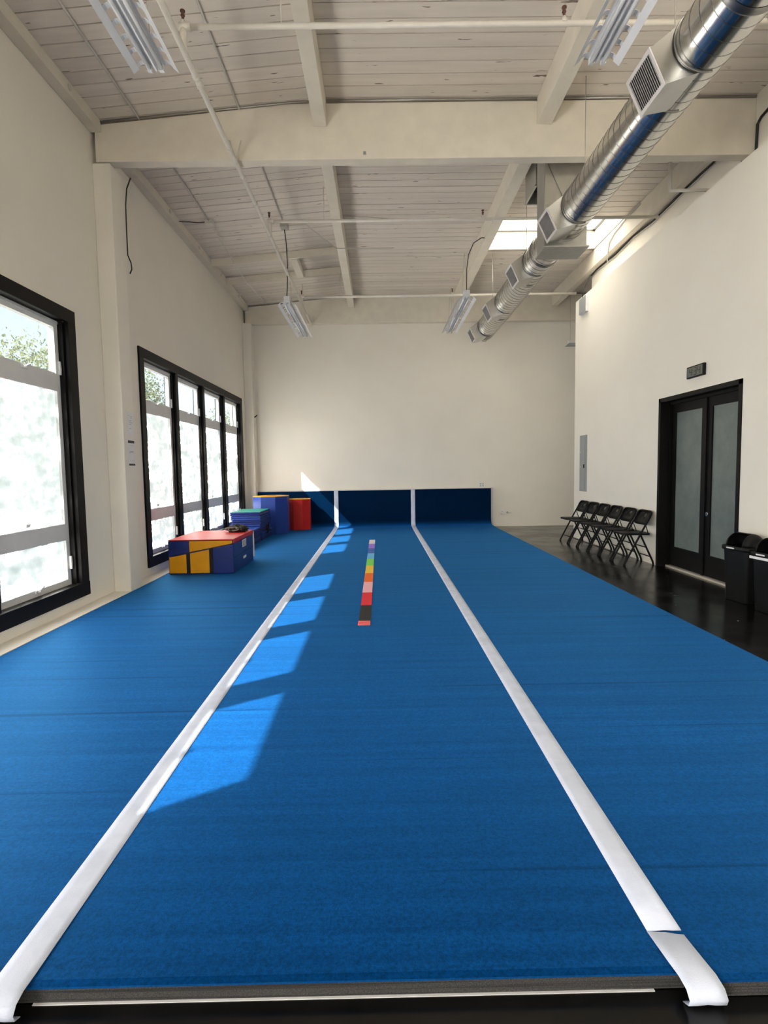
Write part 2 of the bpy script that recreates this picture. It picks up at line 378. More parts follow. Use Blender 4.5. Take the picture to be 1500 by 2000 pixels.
for x0, x1, side in ((-.65, -.51, 'nearer the windows'), (1.79, 1.95, 'beside the skylight')):
    for y0, y1, wh in ((-.5, 6.445, 'in front of'), (6.59, 13.355, 'behind')):
        o = box('purlin', x0, x1, y0, y1, 5.15, 5.43, m_beam, None, .005)
        tag(o, 'white painted purlin %s, %s the deep cross beam' % (side, wh), 'purlin', 'roof purlins')
for y0, y1, wh in ((-.5, 6.445, 'in front of'), (6.59, 13.355, 'behind')):
    r = thing('wall_ledger', 'white ledger board with bolts along the window wall, %s the cross beam' % wh, 'ledger', (XL, y0, 5.15), 'ledger boards')
    box('board', XL+.002, -2.96, y0, y1, 5.115, 5.238, m_beam, r, .005)
    y = y0 + (.55 if y0 > 0 else 1.0)
    while y < y1:
        MB().tube([(-2.962, y, 5.18), (-2.95, y, 5.18)], .03, 12).build('bolt_washer', m_conduit, r); y += 1.33
r = box('wall_ledger', 4.07, XU-.002, 6.59, 13.355, 5.13, 5.43, m_beam, None, .005); tag(r, 'white ledger board high on the right wall behind the cross beam', 'ledger', 'ledger boards')
for y in (10.45, 11.45):
    p = [(-2.955, ceil_z(-2.955)-.13), (-.655, ceil_z(-.655)-.13), (-.655, ceil_z(-.655)-.002), (-2.955, ceil_z(-2.955)-.002)]
    o = MB().prism(p, 1, y, y+.045).build('header_joist', m_beam, None, .004); tag(o, 'white header joist across the left ceiling bay, %s' % ('nearer the viewer' if y < 11 else 'nearer the end wall'), 'joist', 'header joists')
o = box('blocking', -1.55, -1.42, 10.497, 11.448, ceil_z(-1.48)-.14, ceil_z(-1.48)-.01, m_beam, None, .004); tag(o, 'short white block between the two header joists', 'joist')
o = thing('conduit', '', 'conduit', (0, 6.435, 5.4))
for pts_ in ([(XL+.05, 6.435, 5.215), (-.9, 6.435, 5.396), (-.655, 6.435, 5.405)], [(-.505, 6.435, 5.412), (1.785, 6.435, 5.412)], [(1.955, 6.435, 5.412), (4.19, 6.435, 5.412)]): MB().tube(pts_, .010, 8).build('pipe_length', m_ductdull, o)
tag(o, 'grey conduit along the top of the deep cross beam', 'conduit', 'ceiling conduits')

# ------------------------------------------------------------------ windows (local x = into the room, local y = along the wall)
def build_window(num, loc, rotz, label):
    r = sroot('window_%d' % num, (0, 0, 0), label)
    L = WIN_L; jw = .17; mw = .20; ow = (L-2*jw-3*mw)/4
    d0, d1 = -.02, .024
    box('casing_head', d0, d1, 0, L, WZ1-.13, WZ1, m_black, r, .004); box('casing_sill', d0, d1+.006, 0, L, WZ0, WZ0+.14, m_black, r, .004)
    box('casing_jamb', d0, d1, 0, jw-.03, WZ0+.14, WZ1-.13, m_black, r, .004); box('casing_jamb', d0, d1, L-jw+.03, L, WZ0+.14, WZ1-.13, m_black, r, .004)
    zb, zt = WZ0+.14, WZ1-.13
    lin_ = MB(); lin_.box(-.16, d0, 0.05, jw, zb, zt); lin_.box(-.16, d0, L-jw, L-.05, zb, zt); lin_.box(-.16, d0, jw, L-jw, zb-.09, zb); lin_.box(-.16, d0, jw, L-jw, zt, zt+.08)
    lin_.build('reveal', m_black, r)
    for i in range(3):
        y = jw+ow+i*(ow+mw); m = MB(); m.box(-.16, -.035, y, y+mw, zb, zt); m.box(-.035, .0, y+.05, y+mw-.05, zb, zt); m.build('mullion', m_black, r)
    R1, R2, R3, R4 = .755, .920, 2.230, 2.395
    fw = .062
    for i in range(4):
        y0 = jw+i*(ow+mw); y1 = y0+ow; f = MB(); xa, xb = -.125, -.07
        f.box(xa, xb, y0, y0+fw, zb, zt); f.box(xa, xb, y1-fw, y1, zb, zt); f.box(xa, xb, y0+fw, y1-fw, zb, zb+.06); f.box(xa, xb, y0+fw, y1-fw, zt-.07, zt)
        f.box(xa, xb, y0+fw, y1-fw, R1, R2); f.box(xa, xb, y0+fw, y1-fw, R3, R4)
        f.box(xb, xb+.014, y0+.012, y1-.012, zt-.035, zt-.01); f.box(xa, xb-.012, y0+fw, y1-fw, R4, R4+.018)
        fo = f.build('sash_frame', m_sash, r)
        ya, yb = y0+fw, y1-fw; m_fr = m_rear if num == 3 else m_frost
        box('clear_pane', -.104, -.098, ya, yb, R4, zt-.07, m_clear, fo); box('frosted_pane', -.104, -.096, ya, yb, R2, R3, m_fr, fo); box('frosted_pane', -.104, -.096, ya, yb, zb+.06, R1, m_fr, fo)
        if num in (1, 2):
            yc = (y0+y1)/2
            for zc in (R4-.02, zb+.045):
                m = MB(); m.box(-.07, -.058, yc-.05, yc+.05, zc-.012, zc+.012); m.hexa([(-.058, yc-.02, zc-.008), (-.04, yc-.01, zc-.004), (-.04, yc+.055, zc+.03), (-.058, yc+.045, zc+.026), (-.058, yc-.02, zc+.01), (-.04, yc-.01, zc+.014), (-.04, yc+.055, zc+.042), (-.058, yc+.045, zc+.04)])
                m.build('latch', m_sash, fo)
            for zc in (R4+.06, .52): MB().prism([(y1-.03, zc-.06), (y1-.008, zc-.06), (y1-.002, zc+.0), (y1-.012, zc+.07), (y1-.03, zc+.07)], 0, -.07, -.045).build('hinge', m_sash, fo)
            box('glass_sticker', -.096, -.094, yc-.07, yc-.015, R2+.022, R2+.05, m_grille, fo)
    r.location = loc; r.rotation_euler = (0, 0, rotz); return r
build_window(1, (XL, win_y[1], 0), 0, 'near group of four tall windows with frosted panes in a black casing')
build_window(2, (XL, win_y[2], 0), 0, 'far group of four tall windows behind the mat stacks')
build_window(3, (XL, win_y[3], 0), 0, 'unseen group of glowing windows added behind the viewer for extra light')  # out of view, added to brighten the hall
build_window(4, (RW0+WIN_L, YB, 0), math.pi/2, 'unseen frosted windows added behind the viewer for extra light')  # unseen rear windows, added as another light source

# ------------------------------------------------------------------ double door
r = sroot('door_1', (XR, DY0, 0), 'black double door with tall frosted glass panels')
f = MB(); f.box(XR-.012, 4.12, DY0, DY0+.055, 0, DZ); f.box(XR-.012, 4.12, DY1-.055, DY1, 0, DZ); f.box(XR-.012, 4.12, DY0, DY1, DZ-.055, DZ); f.build('door_frame', m_black, r, 0)
f = MB(); f.box(4.0, 4.03, DY0+.055, DY0+.075, 0, DZ-.055); f.box(4.0, 4.03, DY1-.075, DY1-.055, 0, DZ-.055); f.box(4.0, 4.03, DY0, DY1, DZ-.09, DZ-.055); f.build('door_stop', m_black, r)
mid = (DY0+DY1)/2
for y0, y1, near in ((DY0+.06, mid-.004, True), (mid+.004, DY1-.06, False)):
    lf = MB(); x0, x1 = 4.035, 4.08; st = .105; zt = DZ-.065
    lf.box(x0, x1, y0, y0+st, .03, zt); lf.box(x0, x1, y1-st, y1, .03, zt); lf.box(x0, x1, y0+st, y1-st, .03, .29); lf.box(x0, x1, y0+st, y1-st, zt-.14, zt)
    lo = lf.build('door_leaf', m_black, r)
    box('pane', x0+.018, x0+.028, y0+st, y1-st, .29, zt-.14, m_doorglass, lo)
    if near: MB().tube([(x0-.012, y1-.055, .80), (x0, y1-.055, .80)], .026, 16).build('lock_cylinder', m_chrome, lo)
box('astragal', 4.015, 4.035, mid-.022, mid+.022, .03, DZ-.065, m_black, r)
box('threshold', 3.99, 4.12, DY0+.055, DY1-.055, 0, .022, m_thresh, r)

# ------------------------------------------------------------------ carpet rolls
MT = .052
def mat_profile(off, yfront, top):
    pts = [(yfront, off-.003), (yfront+.02, off), (yfront+.5, off)]
    y = yfront+1.0
    while y < 12.4: pts.append((y, off)); y += .6
    pts += [(12.7, off+.004), (12.95, off+.012)]
    cy, cz_, R_ = 13.255-(off-MT)-0.0, off+.16, .14
    for i in range(0, 9):
        a = math.radians(-90+90*i/8); pts.append((13.22+.14*math.cos(a)-(off-MT), off+.155+.14*math.sin(a)))
    pts.append((13.36-(off-MT), top)); return pts
def sweep(prof, x0, x1, th, name, mat, parent, nx=1):
    # sheet of thickness th along a (y, z) path, spanning x0..x1
    P = [Vector((0, a, c)) for a, c in prof]; V = []; F = []; k = len(P)
    nr = []
    for i in range(k):
        t = (P[min(i+1, k-1)]-P[max(i-1, 0)]).normalized(); nr.append(Vector((0, -t.z, t.y)))
    m = MB()
    for i, p in enumerate(P):
        q = p - nr[i]*th
        m.v += [(x0, p.y, p.z), (x1, p.y, p.z), (x1, q.y, q.z), (x0, q.y, q.z)]
    for i in range(k-1):
        a = 4*i
        for j in range(4): m.f.append((a+j, a+(j+1) % 4, a+4+(j+1) % 4, a+4+j)); m.sm.append(False)
    m.f.append((3, 2, 1, 0)); n = 4*(k-1); m.f.append((n, n+1, n+2, n+3)); m.sm += [False, False]
    return m.build(name, mat, parent)
rolls = [(-2.884, -1.012, 1.43, .925, 'left blue carpeted foam roll beside the windows'), (-1.008, .804, 1.412, .925, 'middle blue carpeted foam roll between the white strips'), (.808, 2.655, 1.386, .93, 'right blue carpeted foam roll beside the black floor')]
for x0, x1, yf, top, lab in rolls:
    r = thing('carpet_roll', lab, 'gym mat', ((x0+x1)/2, yf, 0), 'blue carpet rolls')
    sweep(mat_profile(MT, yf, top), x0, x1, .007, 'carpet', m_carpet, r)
    pf = mat_profile(MT-.007, yf+.003, top-.004); pf[0] = (yf+.003, MT-.007)
    sweep(pf, x0+.002, x1-.002, .0425-.0003, 'foam_core', m_foam, r)
    if x0 < -1 and x1 > -1: continue
box('backing_sheet', -.95, .72, 1.4085, 1.7, .0003, .0021, m_board); tag(bpy.data.objects['backing_sheet'], 'thin white backing sheet peeking out under the middle carpet roll', 'sheet')
o = box('backing_board', -2.884, 2.712, YF-.075, YF-.004, .0, .945, m_board); tag(o, 'white board behind the upturned ends of the blue rolls', 'board')

def strip(name, label, xc0, xc1, ystart, yend_up, drape, skew=0, wd=.1):
    # white hook-and-loop strip lying on the joint between two rolls
    base = [p for p in mat_profile(MT+.0025, 1.405, .925)]
    pts = [p for p in base if p[0] > ystart+.02]
    if yend_up is not None: pts = [p for p in pts if p[0] < yend_up] + [(yend_up, MT+.0035)]
    else: pts = pts[:-1] + [(13.357, .925)]
    pts = [(ystart, MT+.003)] + pts
    if drape:
        fr = [(1.375, .003), (1.352, .014), (1.347, .032), (1.362, .051), (1.395, .059), (1.44, .057)]
        pts = fr + [p for p in pts if p[0] > 1.46]
    m = MB(); k = len(pts); L0 = pts[0][0]; V = []
    def xc(y): return xc0 + (xc1-xc0)*(y-1.4)/12.0
    hw = wd/2; N = 4
    for i, (y, z) in enumerate(pts):
        for j in range(N+1):
            t = j/N; crown = .0022*math.exp(-((t-.5)/.12)**2)
            m.v.append((xc(y)-hw+wd*t + skew*(1.53-y), y - (t-.5)*skew*.16*(1 if y > 1.5 else 0), z+crown))
    for i in range(k-1):
        for j in range(N): a = i*(N+1)+j; m.f.append((a, a+1, a+N+2, a+N+1)); m.sm.append(True)
    o = m.build(name, m_strip)
    if sum(p.normal.z*p.area for p in o.data.polygons) < 0: o.data.flip_normals()
    md = o.modifiers.new('thick', 'SOLIDIFY'); md.thickness = .002; md.offset = -1
    return tag(o, label, 'floor strip', 'white joint strips')
strip('joint_strip', 'long white fabric strip over the left joint of the blue carpet', -1.010, -1.025, 1.4, None, True)
strip('joint_strip', 'long white fabric strip over the right joint of the blue carpet', .813, .797, 1.545, None, False)
strip('joint_strip', 'short white strip end folded over the front edge of the right joint', .812, .80, 1.4, 1.536, True, .10)

# coloured band runner
r = thing('colour_band_runner', 'narrow runner of ten coloured squares lying on the middle blue roll', 'runner', (-.15, 5, MT))
cols = [(22, 22, 22), (226, 20, 44), (250, 186, 196), (252, 112, 28), (248, 204, 62), (128, 222, 92), (104, 184, 238), (52, 92, 178), (150, 110, 220), (222, 216, 214)]
y = 4.99
for i, c in enumerate(cols):
    m = plain('runner_colour_%d' % i, lin(c), .7, var=.03, nscale=20); box('colour_square', -.205+.001*math.sin(i*2), -.097, y, y+.583, MT+.001, MT+.005, m, r); y += .585
m_lab = plain('runner_label', lin((246, 108, 108)), .6)
box('label_tab', -.208, -.100, 4.852, 4.988, MT+.001, MT+.005, m_lab, r)
m = MB()
for i in range(7): m.box(-.195+.0125*i, -.187+.0125*i, 4.9+.008*i-.0*i, 4.925+.005*i, MT+.005, MT+.0058)
m.build('label_print', plain('label_print', lin((200, 40, 50)), .6), r)

# ------------------------------------------------------------------ gym shapes by the windows
def vpanel(x0, x1, zz, y, mat, name, parent, th=.006):
    # panel on a front face at y; zz gives the four z values (lower left, lower right, upper right, upper left)
    m = MB(); m.hexa([(x0, y-th, zz[0]), (x1, y-th, zz[1]), (x1, y+.002, zz[1]), (x0, y+.002, zz[0]), (x0, y-th, zz[3]), (x1, y-th, zz[2]), (x1, y+.002, zz[2]), (x0, y+.002, zz[3])])
    return m.build(name, mat, parent, .002)
ix0, ix1, iy0, iy1, itop = -2.838, -1.966, 7.50, 8.66, .508
def zs(x): return .289 + (x+2.838)*(.456-.289)/.872
r = thing('folded_incline_mat', 'red, yellow and navy incline mat folded into a block below the far windows', 'foam block', (-2.4, 8.08, MT))
MB().prism([(ix0, MT+.001), (ix1, MT+.001), (ix1, zs(ix1)-.004), (ix0, zs(ix0)-.004)], 1, iy0, iy1).build('lower_wedge', m_navy, r, .012)
MB().prism([(ix0, zs(ix0)+.004), (ix1, zs(ix1)+.004), (ix1, itop-.006), (ix0, itop-.006)], 1, iy0, iy1).build('upper_wedge', m_navy, r, .012)
MB().prism([(ix0+.02, zs(ix0)-.006), (ix1-.02, zs(ix1)-.006), (ix1-.02, zs(ix1)+.006), (ix0+.02, zs(ix0)+.006)], 1, iy0+.004, iy1-.01).build('fold_gap', m_piping, r)
tp = box('red_cover', ix0+.004, ix1+.004, iy0+.0, iy1, itop-.006, itop+.008, m_red, r, .005)
MB().hexa([(ix1-.004, iy0+.01, .462), (ix1+.008, iy0+.01, .462), (ix1+.008, iy1, .462), (ix1-.004, iy1, .462), (ix1-.004, iy0+.01, itop), (ix1+.008, iy0+.01, itop), (ix1+.008, iy1, itop), (ix1-.004, iy1, itop)]).build('red_edge', m_red, r)
vpanel(-2.552, ix1+.0-.012, (zs(-2.552)+.008, zs(ix1)+.004, itop-.010, itop-.010), iy0, m_yellow, 'yellow_panel', r)
vpanel(ix0+.012, -2.600, (MT+.014, MT+.014, zs(-2.600)-.012, zs(ix0)-.008), iy0, m_yellow, 'yellow_panel', r)
vpanel(-2.548, -2.292, (MT+.014, MT+.014, zs(-2.292)-.012, zs(-2.548)-.012), iy0, m_yellow, 'yellow_panel', r)
for a, c in ((-2.597, -2.551), (-2.289, -2.240)): vpanel(a, c, (MT+.01, MT+.01, zs(c)-.006, zs(a)-.006), iy0-.002, m_strap, 'strap', r, .007)
m_navyseam = plain('navy_seam', lin((20, 30, 70)), .6)
box('seam', ix0+.012, -2.556, iy0-.003, iy0+.002, .395, .401, m_navyseam, r); box('seam', -2.235, ix1-.02, iy0-.003, iy0+.002, .252, .260, m_navyseam, r)
MB().hexa([(ix1-.002, iy0+.02, .262), (ix1+.004, iy0+.02, .262), (ix1+.004, iy1-.01, .262), (ix1-.002, iy1-.01, .262), (ix1-.002, iy0+.02, .270), (ix1+.004, iy0+.02, .270), (ix1+.004, iy1-.01, .270), (ix1-.002, iy1-.01, .270)]).build('seam', m_navyseam, r)
box('label_patch', ix1, ix1+.003, 7.99, 8.22, .34, .44, m_paper, r)
m = MB()
for i in range(5): m.box(ix1+.003, ix1+.004, 8.0, 8.21, .352+.017*i, .358+.017*i)
m.build('label_print', m_ink, r)
m = MB()
for i in range(5): m.box(ix1, ix1+.003, 8.03+.035*i, 8.055+.035*i, .17, .205)
m.build('label_lettering', m_paper, r)
box('closure_strap', ix1-.0, ix1+.014, iy1+.002, iy1+.03, .10, itop-.02, m_paper, r)

# black bundle on the red cover
r = thing('cloth_bundle', 'crumpled black and grey net bag lying on the red mat block', 'bag', (-2.17, 8.45, itop+.008))
def bundle(cx, cy, cz_, sx, sy, sz, seed, name, mat):
    bm = bmesh.new(); bmesh.ops.create_icosphere(bm, subdivisions=4, radius=1); rnd = random.Random(seed); ph = [rnd.uniform(0, 6) for _ in range(6)]
    for v in bm.verts:
        n = v.co.copy(); d = 1+.16*math.sin(7*n.x+ph[0])*math.sin(6*n.y+ph[1])+.12*math.sin(13*n.z+ph[2]+5*n.x)+.07*math.sin(21*n.y+ph[3])*math.cos(19*n.x+ph[4])
        v.co = Vector((n.x*sx*d, n.y*sy*d, max(n.z, -.75)*sz*d))
        v.co.z = max(v.co.z, -.7*sz)
    me = bpy.data.meshes.new(name); bm.to_mesh(me); bm.free()
    for p in me.polygons: p.use_smooth = True
    me.materials.append(mat); o = bpy.data.objects.new(name, me); COL.objects.link(o); o.parent = r; o.location = Vector((cx, cy, cz_))-ROOT[r]; return o
m_cloth = plain('black_cloth', (.02, .02, .022, 1), .9, var=.3, nscale=40, bump=.5, bscale=120)
m_cloth2 = plain('grey_webbing', (.28, .25, .22, 1), .9, var=.4, nscale=60, bump=.5, bscale=200)
bundle(-2.14, 8.45, itop+.008+.042, .15, .10, .06, 3, 'crumpled_cloth', m_cloth)
MB().tube([(-2.26+.02*i, 8.38+.02*math.sin(i*1.7), itop+.05+.03*math.sin(i*.9)**2) for i in range(11)], .014, 8).build('webbing', m_cloth2, r)
MB().tube([(-2.20+.10*math.cos(t*.5), 8.36+.02*math.sin(t), itop+.055+.025*math.sin(t*.5)) for t in range(13)], .010, 8).build('webbing', m_cloth2, r)

def panel_mat(x0, x1, y0, y1, z0, h, top, side, label, group, tilt=0):
    r = thing('panel_mat', label, 'gym mat', ((x0+x1)/2, (y0+y1)/2, z0), group)
    k = h/2
    for q in range(2):
        m = MB(); za, zb = z0+q*k+.001, z0+(q+1)*k-.001
        m.hexa([(x0, y0, za), (x1, y0, za), (x1, y1, za), (x0, y1, za), (x0, y0, zb+tilt*q), (x1, y0, zb), (x1, y1, zb), (x0, y1, zb+tilt*q)]); m.build('folded_panel', side, r, min(.016, k*.42))
    m = MB(); m.hexa([(x0+.012, y0+.012, z0+h-.003), (x1-.012, y0+.012, z0+h-.003), (x1-.012, y1-.012, z0+h-.003), (x0+.012, y1-.012, z0+h-.003), (x0+.012, y0+.012, z0+h+.002+tilt), (x1-.012, y0+.012, z0+h+.002), (x1-.012, y1-.012, z0+h+.002), (x0+.012, y1-.012, z0+h+.002+tilt)])
    m.build('top_cover', top, r)
    m = MB(); m.box(x1-.001, x1+.004, y0+.02, y1-.02, z0+k-.006, z0+k+.006); m.build('edge_tape', m_cloth2 if top == m_teal else m_navyseam, r)
    return r
ordn = ['lowest', 'second lowest', 'third', 'fourth', 'fifth', 'second from top', 'topmost']
z = MT+.001
for i in range(7):
    dx = random.uniform(-.03, .03); h = .0795
    panel_mat(-2.90+dx, -2.32+dx*.6, 11.0+dx, 12.0+dx, z, h, m_teal if i == 6 else m_blue, m_navy if i % 2 == 0 else m_blue,
              'teal-topped folding mat on top of the tall stack' if i == 6 else '%s navy folding mat in the tall teal-topped stack' % ordn[i], 'folding mats in the tall stack', .0); z += h+.002
z = MT+.001
for i in range(3):
    dx = random.uniform(-.012, .012); h = .092
    panel_mat(-2.92, -2.31+dx, 9.75+dx, 10.93+dx, z, h, m_blue, m_navy, '%s navy folding mat in the low stack behind the red mat block' % ['lowest', 'middle', 'top'][i], 'folding mats in the low stack'); z += h+.002
m = MB()
m.tube([(-2.275, 11.35, .35), (-2.272, 11.36, .30), (-2.265, 11.40, .24), (-2.275, 11.5, .22)], .014, 8); m.tube([(-2.275, 11.5, .36), (-2.27, 11.47, .3), (-2.265, 11.42, .25), (-2.275, 11.36, .17)], .014, 8); m.tube([(-2.275, 11.3, .25), (-2.268, 11.45, .26), (-2.275, 11.62, .20)], .016, 8)
o = m.build('tie_strap', m_strap); tag(o, 'knotted dark strap hanging on the side of the tall mat stack', 'strap')

def octagon(name, label, cx, cy, z0, z1, Rr, side, top, hole):
    r = thing(name, label, 'foam octagon', (cx, cy, z0))
    pts = [(cx+Rr*math.cos(math.radians(22.5+45*i)), cy+Rr*math.sin(math.radians(22.5+45*i))) for i in range(8)]
    MB().prism([(cx+(p[0]-cx)*.985, cy+(p[1]-cy)*.985) for p in pts], 2, z0, z1-.012).build('foam_core', side, r)
    for i in range(8):
        a = Vector(pts[i]+(0,)); c = Vector(pts[(i+1) % 8]+(0,)); d = (c-a); e = d.normalized()*.004; n = Vector((-(a+c).x/2+cx, -(a+c).y/2+cy, 0)).normalized()*.02
        a2, c2 = a+e, c-e
        MB().hexa([(a2.x, a2.y, z0+.002), (c2.x, c2.y, z0+.002), (c2.x+n.x, c2.y+n.y, z0+.002), (a2.x+n.x, a2.y+n.y, z0+.002), (a2.x, a2.y, z1-.014), (c2.x, c2.y, z1-.014), (c2.x+n.x, c2.y+n.y, z1-.014), (a2.x+n.x, a2.y+n.y, z1-.014)]).build('side_panel', side, r, .003)
    MB().prism(pts, 2, z1-.014, z1).build('end_cover', top, r, .004)
    m = MB(); m.box(cx-.10, cx+.10, cy-.02, cy+.02, z1, z1+.006); m.build('handle_strap', m_strap if hole else top, r)
    return r
octagon('foam_octagon', 'large blue octagonal tumbler standing on end with a yellow top', -2.385, 12.43, MT+.001, .875, .40, m_blue, m_yellow, True)
octagon('foam_octagon', 'small red octagonal tumbler with a yellow top by the end wall', -1.855, 13.04, MT+.012, .77, .272, m_red, m_yellow, False)

# ------------------------------------------------------------------ folding chairs
def make_chair():
    t = thing('folding_chair', '', 'chair', (0, 0, 0), 'black folding chairs along the right wall')
    hw = .205
    for s_ in (-1, 1):
        fl = MB().tube([(s_*hw, .215, .012), (s_*hw, .20, .05), (s_*hw, -.02, .47), (s_*hw, -.14, .69)], .0135, 10).build('front_leg', m_chair, t)
        rl = MB().tube([(s_*(hw-.022), -.205, .012), (s_*(hw-.022), -.19, .06), (s_*(hw-.022), -.03, .40), (s_*(hw-.022), -.005, .47)], .0135, 10).build('rear_leg', m_chair, t)
        MB().tube([(s_*(hw-.012), -.085, .56), (s_*(hw-.022), -.13, .43)], .007, 8).build('side_brace', m_chair, t)
        MB().tube([(s_*hw, .2175, 0), (s_*hw, .213, .025)], .016, 10).build('foot_cap', m_strap, fl)
        MB().tube([(s_*(hw-.022), -.2085, 0), (s_*(hw-.022), -.200, .025)], .016, 10).build('foot_cap', m_strap, rl)
    MB().tube([(-hw, -.135, .685), (-hw, -.155, .725), (-hw+.03, -.168, .752), (-hw+.08, -.173, .760), (hw-.08, -.173, .760), (hw-.03, -.168, .752), (hw, -.155, .725), (hw, -.135, .685)], .0135, 10).build('top_rail', m_chair, t)
    MB().tube([(-hw, .165, .115), (hw, .165, .115)], .008, 8).build('stretcher', m_chair, t); MB().tube([(-hw+.022, -.165, .115), (hw-.022, -.165, .115)], .008, 8).build('stretcher', m_chair, t)
    MB().tube([(-hw+.022, -.10, .25), (hw-.022, -.10, .25)], .008, 8).build('stretcher', m_chair, t)
    # back panel with an oval hand hole, following the lean of the uprights
    N = 40; outer = []
    zt, zb_, w_ = .762, .565, hw
    for i in range(N):
        a = 2*math.pi*i/N; ca, sa = math.cos(a), math.sin(a); e = .35
        u = w_*math.copysign(abs(ca)**e, ca); v = (zt+zb_)/2+(zt-zb_)/2*math.copysign(abs(sa)**.45, sa)
        outer.append((u, v))
    inner = [(.045*math.cos(2*math.pi*i/N), .694+.030*math.sin(2*math.pi*i/N)) for i in range(N)]
    m = MB()
    def yb(u, v): return -.02-(v-.47)*.545 - .022*(1-(u/w_)**2)
    mids = [((o_[0]+i_[0])/2, (o_[1]+i_[1])/2) for o_, i_ in zip(outer, inner)]
    for ring in (outer, mids, inner): m.v += [(u, yb(u, v), v) for u, v in ring]
    for k in range(2):
        for i in range(N): j = (i+1) % N; m.f.append((k*N+i, k*N+j, (k+1)*N+j, (k+1)*N+i)); m.sm.append(True)
    o = m.build('backrest', m_chair, t); md = o.modifiers.new('thick', 'SOLIDIFY'); md.thickness = .008
    # dished seat pan
    P = rrect(.39, .40, .06, 5); m = MB(); m.v = [(p[0]*(1.0 if p[1] < 0 else .97), p[1]+.035, .452+.012*(p[1]+.2)) for p in P] + [(p[0]*.9, p[1]*.9+.035, .446+.012*(p[1]+.2)) for p in P] + [(p[0], p[1]+.035, .425+.012*(p[1]+.2)) for p in P]
    n = len(P)
    for i in range(n): j = (i+1) % n; m.f.append((i, j, n+j, n+i)); m.f.append((i, 2*n+i, 2*n+j, j)); m.sm += [False, False]
    m.f.append(tuple(range(n, 2*n))); m.f.append(tuple(range(2*n, 3*n))); m.sm += [False, False]
    m.build('seat', m_chair, t)
    return t
ch = make_chair()
clabs = ['black folding chair nearest the double door', 'second black folding chair from the double door', 'third black folding chair from the double door', 'fourth black folding chair from the double door', 'fifth black folding chair from the double door', 'black folding chair farthest from the double door']
for i in range(6):
    loc = (3.675, 8.085+.484*i, 0)
    if i == 0: ch.location = loc; ch.rotation_euler = (0, 0, math.pi/2); ch['label'] = clabs[0]
    else: dup(ch, loc, math.pi/2+random.uniform(-.02, .02), clabs[i])

# ------------------------------------------------------------------ waste bins
def make_bin():
    t = thing('waste_bin', '', 'waste bin', (0, 0, 0), 'black waste bins')
    def loft(rings, name, mat, capb=True, capt=False):
        m = MB(); n = len(rings[0])
        for rg in rings: m.v += rg
        for k in range(len(rings)-1):
            for i in range(n): j = (i+1) % n; m.f.append((k*n+i, k*n+j, (k+1)*n+j, (k+1)*n+i)); m.sm.append(True)
        if capb: m.f.append(tuple(range(n))); m.sm.append(False)
        if capt: m.f.append(tuple(range((len(rings)-1)*n, len(rings)*n))); m.sm.append(False)
        return m.build(name, mat, t)
    def ring(sx, sy, z): return [(p[0]*sx, p[1]*sy, z) for p in rrect(1, 1, .16, 5)]
    loft([ring(.20, .29, 0), ring(.205, .295, .01), ring(.25, .345, .545)], 'body', m_bin)
    loft([ring(.25, .345, .53), ring(.278, .372, .53), ring(.282, .378, .545), ring(.282, .378, .565), ring(.27, .366, .572), ring(.23, .33, .570)], 'rim', m_bin, False)
    # domed hood: two end caps joined by a half shell on the wall side, open towards the room
    def shell(y0, y1, a0, a1, name, endcap=None):
        m = MB(); n = 12; K = 5
        for k in range(K+1):
            y = y0+(y1-y0)*k/K; q = 1 if endcap is None else math.sqrt(max(.0, 1-(abs(y-endcap)/abs(y1-y0))**2))
            for i in range(n+1):
                a = math.radians(a0+(a1-a0)*i/n); m.v.append((.125*q*math.cos(a), y, .570+.135*q*math.sin(a)))
        for k in range(K):
            for i in range(n): a = k*(n+1)+i; m.f.append((a, a+1, a+n+2, a+n+1)); m.sm.append(True)
        o = m.build(name, m_bin, t); md = o.modifiers.new('thick', 'SOLIDIFY'); md.thickness = .004; return o
    shell(-.10, .10, 0, 100, 'hood')
    shell(-.10, -.175, 0, 180, 'hood_end', -.10); shell(.10, .175, 0, 180, 'hood_end', .10)
    MB().prism([(.115*math.cos(math.radians(a)), .575+.11*math.sin(math.radians(a))) for a in range(0, 181, 15)], 1, -.099, -.092).build('hood_end_plate', m_bin, t)
    box('inside_shade', -.115, .115, -.16, .16, .50, .505, m_dark, t)  # dark sheet standing in for the shade inside the bin mouth
    box('rim_sticker', -.1435, -.141, -.02, .085, .546, .559, m_paper, t)
    return t
bn = make_bin(); bn.location = (3.742, 5.70, 0); bn.rotation_euler = (0, 0, .12); bn['label'] = 'black plastic waste bin with domed lid in front of the double door'
b2 = dup(bn, (3.722, 5.21, 0), .10, 'black plastic waste bin with a white liner edge, cut off by the picture edge')
o = MB().box(-.139, -.134, -.16, .17, .505, .53).build('liner_edge', m_paper, b2)
o = MB().box(-.012, .04, .176, .179, .40, .49).build('paper_label', m_paper, b2)

